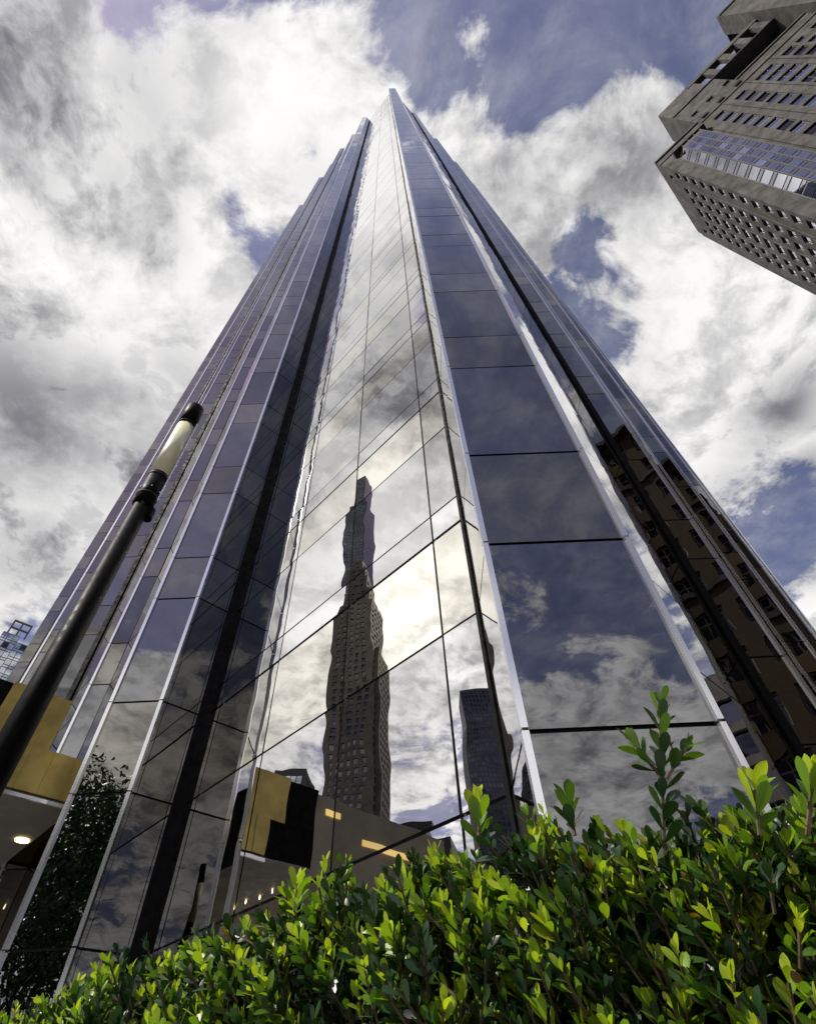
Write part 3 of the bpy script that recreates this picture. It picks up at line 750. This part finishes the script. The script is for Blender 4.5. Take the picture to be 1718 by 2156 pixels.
def leaf_obj(k, tone, mat4, parent, loc):
    q = 1.0 if tone > .95 else min(.88, round(tone * 10) / 10)
    if (k, q) not in _tone_mesh:
        v, f = LEAF[k]; me = bpy.data.meshes.new('leaf'); me.from_pydata(v.tolist(), [], f.tolist()); me.polygons.foreach_set('use_smooth', [True] * len(f))
        a = me.attributes.new('tone', 'FLOAT', 'FACE'); a.data.foreach_set('value', [q] * len(f)); me.materials.append(M['leaf']); _tone_mesh[(k, q)] = me
    o = link('leaf', _tone_mesh[(k, q)], parent); mm = Matrix(mat4.tolist()); mm.translation -= Vector(loc); o.matrix_basis = mm
def leaf_matrix(base, direction, normal, size, width):
    y = np.array(direction, float); y /= np.linalg.norm(y); z = np.array(normal, float); z -= y * (z @ y); z /= np.linalg.norm(z) + 1e-9; x = np.cross(y, z)
    m_ = np.eye(4); m_[:3, 0] = x * size * width; m_[:3, 1] = y * size; m_[:3, 2] = z * size; m_[:3, 3] = base; return m_
def unit(v): v = np.array(v, float); return v / (np.linalg.norm(v) + 1e-12)
def grow_shoot(items, stems, base, direction, length, npairs, size, tone0, tone1, lean=.3, rad=.0016):
    d = unit(direction); a = unit(np.cross(d, (0, 0, 1) if abs(d[2]) < .9 else (1, 0, 0))); ph = rng.uniform(0, 6.28)
    bend = unit(rng.normal(size=3)) * rng.uniform(0, .25)
    pts = []
    for i in range(npairs + 1):
        s_ = i / npairs; p_ = base + d * length * s_ + bend * length * s_ * s_ * .5; pts.append(p_)
    for i in range(1, npairs + 1):
        s_ = i / npairs; p_ = pts[i]; ax = unit(pts[i] - pts[i - 1]); x = unit(np.cross(ax, a)); y = np.cross(ax, x)
        th = ph + i * 1.571 + rng.normal(0, .25)
        for sg in (0, math.pi):
            if rng.random() < .06: continue
            o_ = x * math.cos(th + sg) + y * math.sin(th + sg)
            open_ = (1.05 - .65 * s_) * rng.uniform(.8, 1.2)
            dr = unit(ax * math.cos(open_) + o_ * math.sin(open_) + rng.normal(0, .08, 3))
            nr = unit(ax * math.sin(open_) - o_ * math.cos(open_) + rng.normal(0, .15, 3))
            sz = size * (.75 + .45 * math.sin(math.pi * min(1, .25 + s_ * .6))) * rng.uniform(.8, 1.15)
            tn = min(.88, tone0 + (tone1 - tone0) * s_ ** 1.2 + rng.normal(0, .06)) if rng.random() > .003 else 1.0
            items.append((int(rng.integers(3)), float(np.clip(tn, 0, 1)), leaf_matrix(p_, dr, nr, sz, rng.uniform(.85, 1.05))))
    items.append((int(rng.integers(3)), float(np.clip(tone1 + .05, 0, .88)), leaf_matrix(pts[-1], unit(pts[-1] - pts[-2]) + rng.normal(0, .15, 3), unit(np.cross(d, rng.normal(size=3))), size * .75, .8)))
    stems.append((pts, rad))

# ------------------------------------------------------------------ hedge: a clipped box hedge in a low planter
HL = (-.65, .0)
e0 = V2(.62, .36); e1 = V2(-2.6, 3.05); hd = (e1 - e0).normalized(); hn = V2(-hd.y, hd.x)   # hn: outward normal towards the camera side
if hn.dot(V2(0, 0) - e0) < 0: hn = -hn
HTOP = CAMZ + .215; HLEN = (e1 - e0).length; HDEP = .8
hg = thing('clipped_hedge', (e0.x, e0.y, .12), 'glossy green clipped box hedge with fresh yellow-green shoots along the foreground', 'hedge')
hloc = (e0.x, e0.y, .12)
items, stems = [], []
HPL = [V2(*p_) for p_ in ((.82, .53), (.40, .62), (.13, .68), (0, .74), (-.3, .99), (-.65, 1.33), (-.92, 1.58), (-2.6, 3.25))]
HCS = [0]
for a_, b_ in zip(HPL, HPL[1:]): HCS.append(HCS[-1] + (b_ - a_).length)
HLEN = HCS[-1]
def hpos(s_, dep, z):
    i = max(0, min(len(HPL) - 2, int(np.searchsorted(HCS, s_)) - 1)); k = (s_ - HCS[i]) / (HCS[i + 1] - HCS[i])
    p_ = HPL[i].lerp(HPL[i + 1], k) - hn * dep; return np.array((p_.x, p_.y, z))
n3 = np.array((hn.x, hn.y, 0)); upv = np.array((0, 0, 1.0))
def htop(s_): k = max(0, min(1, 1 - s_ / .75)); return HTOP - .045 * k * k * (3 - 2 * k)
def ripple(s_, z): return .035 * math.sin(s_ * 7 + z * 3) + .03 * math.sin(s_ * 17 + 1.3 + z * 9) + .02 * math.sin(s_ * 31)
# shoots on the face and the top; dense where near the eye, sparser low down and far along
def tone_pair():
    y = rng.random()
    if y < .38: return rng.uniform(.35, .6), rng.uniform(.75, .9)
    if y < .58: return rng.uniform(.15, .35), rng.uniform(.45, .7)
    return rng.uniform(.02, .25), rng.uniform(.15, .4)
NSH = 10500
for i in range(NSH):
    s_ = HLEN * rng.random() ** 1.25
    face = rng.random() < .72
    if face:
        z = htop(s_) - abs(rng.normal(0, .2)) - .01; 
        if z < .35: continue
        dep = rng.uniform(-.02, .10) - ripple(s_, z) * .7
        if htop(s_) - z < .08: dep += (.08 - (htop(s_) - z)) * .6
        dr = n3 * rng.uniform(.25, .95) + upv * rng.uniform(.55, 1.2) + np.array((hd.x, hd.y, 0)) * rng.normal(0, .35)
    else:
        dep = rng.uniform(.02, HDEP); z = htop(s_) - .05 + ripple(s_, dep * 2) * .8; dr = upv + rng.normal(0, .3, 3) + n3 * .2
    dd = np.linalg.norm(hpos(s_, dep, z) - np.array((0, 0, CAMZ)))
    t0, t1 = tone_pair()
    if face and dep > .06: t0 *= .5; t1 *= .6  # deep shoots darkened, shade between leaves painted into the tone
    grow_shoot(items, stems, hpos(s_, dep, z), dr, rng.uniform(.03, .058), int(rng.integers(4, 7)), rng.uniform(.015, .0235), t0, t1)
# the long shoot that stands clear of the top
def ray_at(px, py, dist): d = ray(px, py); return np.array(d) / math.hypot(d.x, d.y) * dist + np.array((0, 0, CAMZ))
def long_shoot(px0, px1, dist, npairs, size, t0, t1):
    b_ = ray_at(*px0, dist); t_ = ray_at(*px1, dist); grow_shoot(items, stems, b_, t_ - b_, np.linalg.norm(t_ - b_), npairs, size, t0, t1, rad=.0022)
long_shoot((1400, 1800), (1386, 1500), .68, 15, .027, .22, .42)
long_shoot((1405, 1640), (1440, 1570), .68, 4, .025, .3, .5)
long_shoot((1395, 1640), (1335, 1570), .68, 5, .025, .3, .5)
long_shoot((1700, 1760), (1712, 1640), .62, 8, .027, .4, .85)
long_shoot((1600, 1760), (1590, 1670), .64, 7, .028, .4, .9)
long_shoot((1010, 1790), (1005, 1690), .70, 7, .026, .5, .9)
long_shoot((1210, 1760), (1195, 1690), .68, 7, .026, .3, .6)
long_shoot((620, 1930), (625, 1860), .92, 7, .027, .5, .9)
# old leaves filling the inside, their dark tone also paints its shade
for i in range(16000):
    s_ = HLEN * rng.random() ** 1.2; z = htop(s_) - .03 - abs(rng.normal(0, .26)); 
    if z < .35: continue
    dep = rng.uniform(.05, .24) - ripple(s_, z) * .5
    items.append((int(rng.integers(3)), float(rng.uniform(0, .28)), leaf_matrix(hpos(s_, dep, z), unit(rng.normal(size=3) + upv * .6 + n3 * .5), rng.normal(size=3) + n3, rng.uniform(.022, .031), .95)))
cam_p = np.array((0, 0, CAMZ))
Fv, Rv, Uv = np.array(fwd), np.array(right), np.array(up)
def show(it):
    m_ = it[2]; c = m_[:3, 3] + m_[:3, 1] * .5 - cam_p; z = c @ Fv
    if z < .05: return 0
    x, y = (c @ Rv) / z, (c @ Uv) / z
    if abs(x) > IW / 2 / FPX or abs(y) > IH / 2 / FPX: return 0
    return abs(m_[:3, 2] @ c) / np.linalg.norm(m_[:3, 2]) / np.linalg.norm(c) * (np.linalg.norm(m_[:3, 1]) ** 2) / (c @ c) * (1.0 if it[1] > .3 else .35)
items.sort(key=lambda it: -show(it))
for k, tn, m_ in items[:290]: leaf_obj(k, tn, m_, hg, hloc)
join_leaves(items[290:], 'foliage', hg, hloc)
st = MB()
for pts, rad in stems: st.tube([tuple(p_) for p_ in pts[::2] + ([pts[-1]] if len(pts) % 2 == 0 else [])], rad, 4, False)
tag(part(st, 'twigs', M['twig'], hg), kind='stuff')
# added dark sheet behind the leaves, blocks light and paints the inner shade
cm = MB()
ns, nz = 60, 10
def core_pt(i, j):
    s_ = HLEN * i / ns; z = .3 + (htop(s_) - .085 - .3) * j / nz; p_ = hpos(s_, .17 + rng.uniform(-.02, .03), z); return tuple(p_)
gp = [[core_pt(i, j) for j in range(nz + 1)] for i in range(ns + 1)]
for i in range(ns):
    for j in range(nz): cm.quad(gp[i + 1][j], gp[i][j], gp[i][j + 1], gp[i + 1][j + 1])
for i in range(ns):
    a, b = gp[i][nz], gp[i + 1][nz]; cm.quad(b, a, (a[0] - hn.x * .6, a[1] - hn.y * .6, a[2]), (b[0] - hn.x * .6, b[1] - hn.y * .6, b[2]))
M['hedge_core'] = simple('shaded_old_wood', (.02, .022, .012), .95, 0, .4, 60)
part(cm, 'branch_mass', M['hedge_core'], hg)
pl = MB(); q = e0 + hn * .12 - hd * .2
ptk = thing('planter', (q.x, q.y, .12), 'low granite planter under the clipped hedge', 'planter')
pl.obox((q.x, q.y, .12), (hd.x * (HLEN + .4), hd.y * (HLEN + .4), 0), (-hn.x * .1, -hn.y * .1, 0), (0, 0, .34)); 
part(pl, 'kerb', M['stone_dark'], ptk)
sl_ = MB(); q2 = q - hn * .1; sl_.obox((q2.x, q2.y, .12), (hd.x * (HLEN + .4), hd.y * (HLEN + .4), 0), (-hn.x * .95, -hn.y * .95, 0), (0, 0, .26)); part(sl_, 'soil', M['earth'], ptk)

# ------------------------------------------------------------------ street trees behind the camera (mirrored in the left pier)
def tree(x, y, h, rad, label):
    th = thing('street_tree', (x, y, .12), label, 'tree', 'street trees on the plaza'); tk = MB(); loc = (x, y, .12)
    tk.tube([(x, y, .1), (x + .05, y, h * .3), (x + .1, y + .1, h * .55)], [.17, .13, .09], 10)
    its = []
    for i in range(9):
        a = rng.uniform(0, 6.28); z0 = h * rng.uniform(.3, .55); e = np.array((x + math.cos(a) * rad * .6, y + math.sin(a) * rad * .6, h * rng.uniform(.6, .85)))
        tk.tube([(x + .06, y + .05, z0), tuple((np.array((x, y, z0)) + e) / 2 + np.array((0, 0, .2))), tuple(e)], [.06, .04, .015], 6)
    part(tk, 'trunk', M['bark'], th)
    cl = [np.array((x, y, h * .64)) + unit(rng.normal(size=3)) * np.array((rad, rad, h * .30)) * rng.random() ** .4 for _ in range(110)]
    for c in cl:
        for _ in range(70):
            p_ = c + rng.normal(0, .55, 3); its.append((int(rng.integers(3)), float(rng.uniform(.05, .45)), leaf_matrix(p_, rng.normal(size=3), rng.normal(size=3), rng.uniform(.2, .33), 1.1)))
    join_leaves(its, 'crown', th, loc)
for k_, (x_, y_, h_, r_, lb) in enumerate(((-13, -7, 13.5, 3.4, 'dark leafy street tree mirrored at the foot of the left pier'), (-19, -11, 17.5, 4.2, 'dark leafy street tree mirrored at the foot of the left pier'), (-14.5, -16, 19, 4.4, 'dark leafy street tree mirrored at the foot of the left pier'),
                                  (-25, -9, 17, 4.2, 'dark leafy street tree mirrored at the foot of the left pier'), (-22, -19, 19, 4.6, 'dark leafy street tree mirrored at the foot of the left pier'))):
    tree(x_, y_, h_, r_, lb)
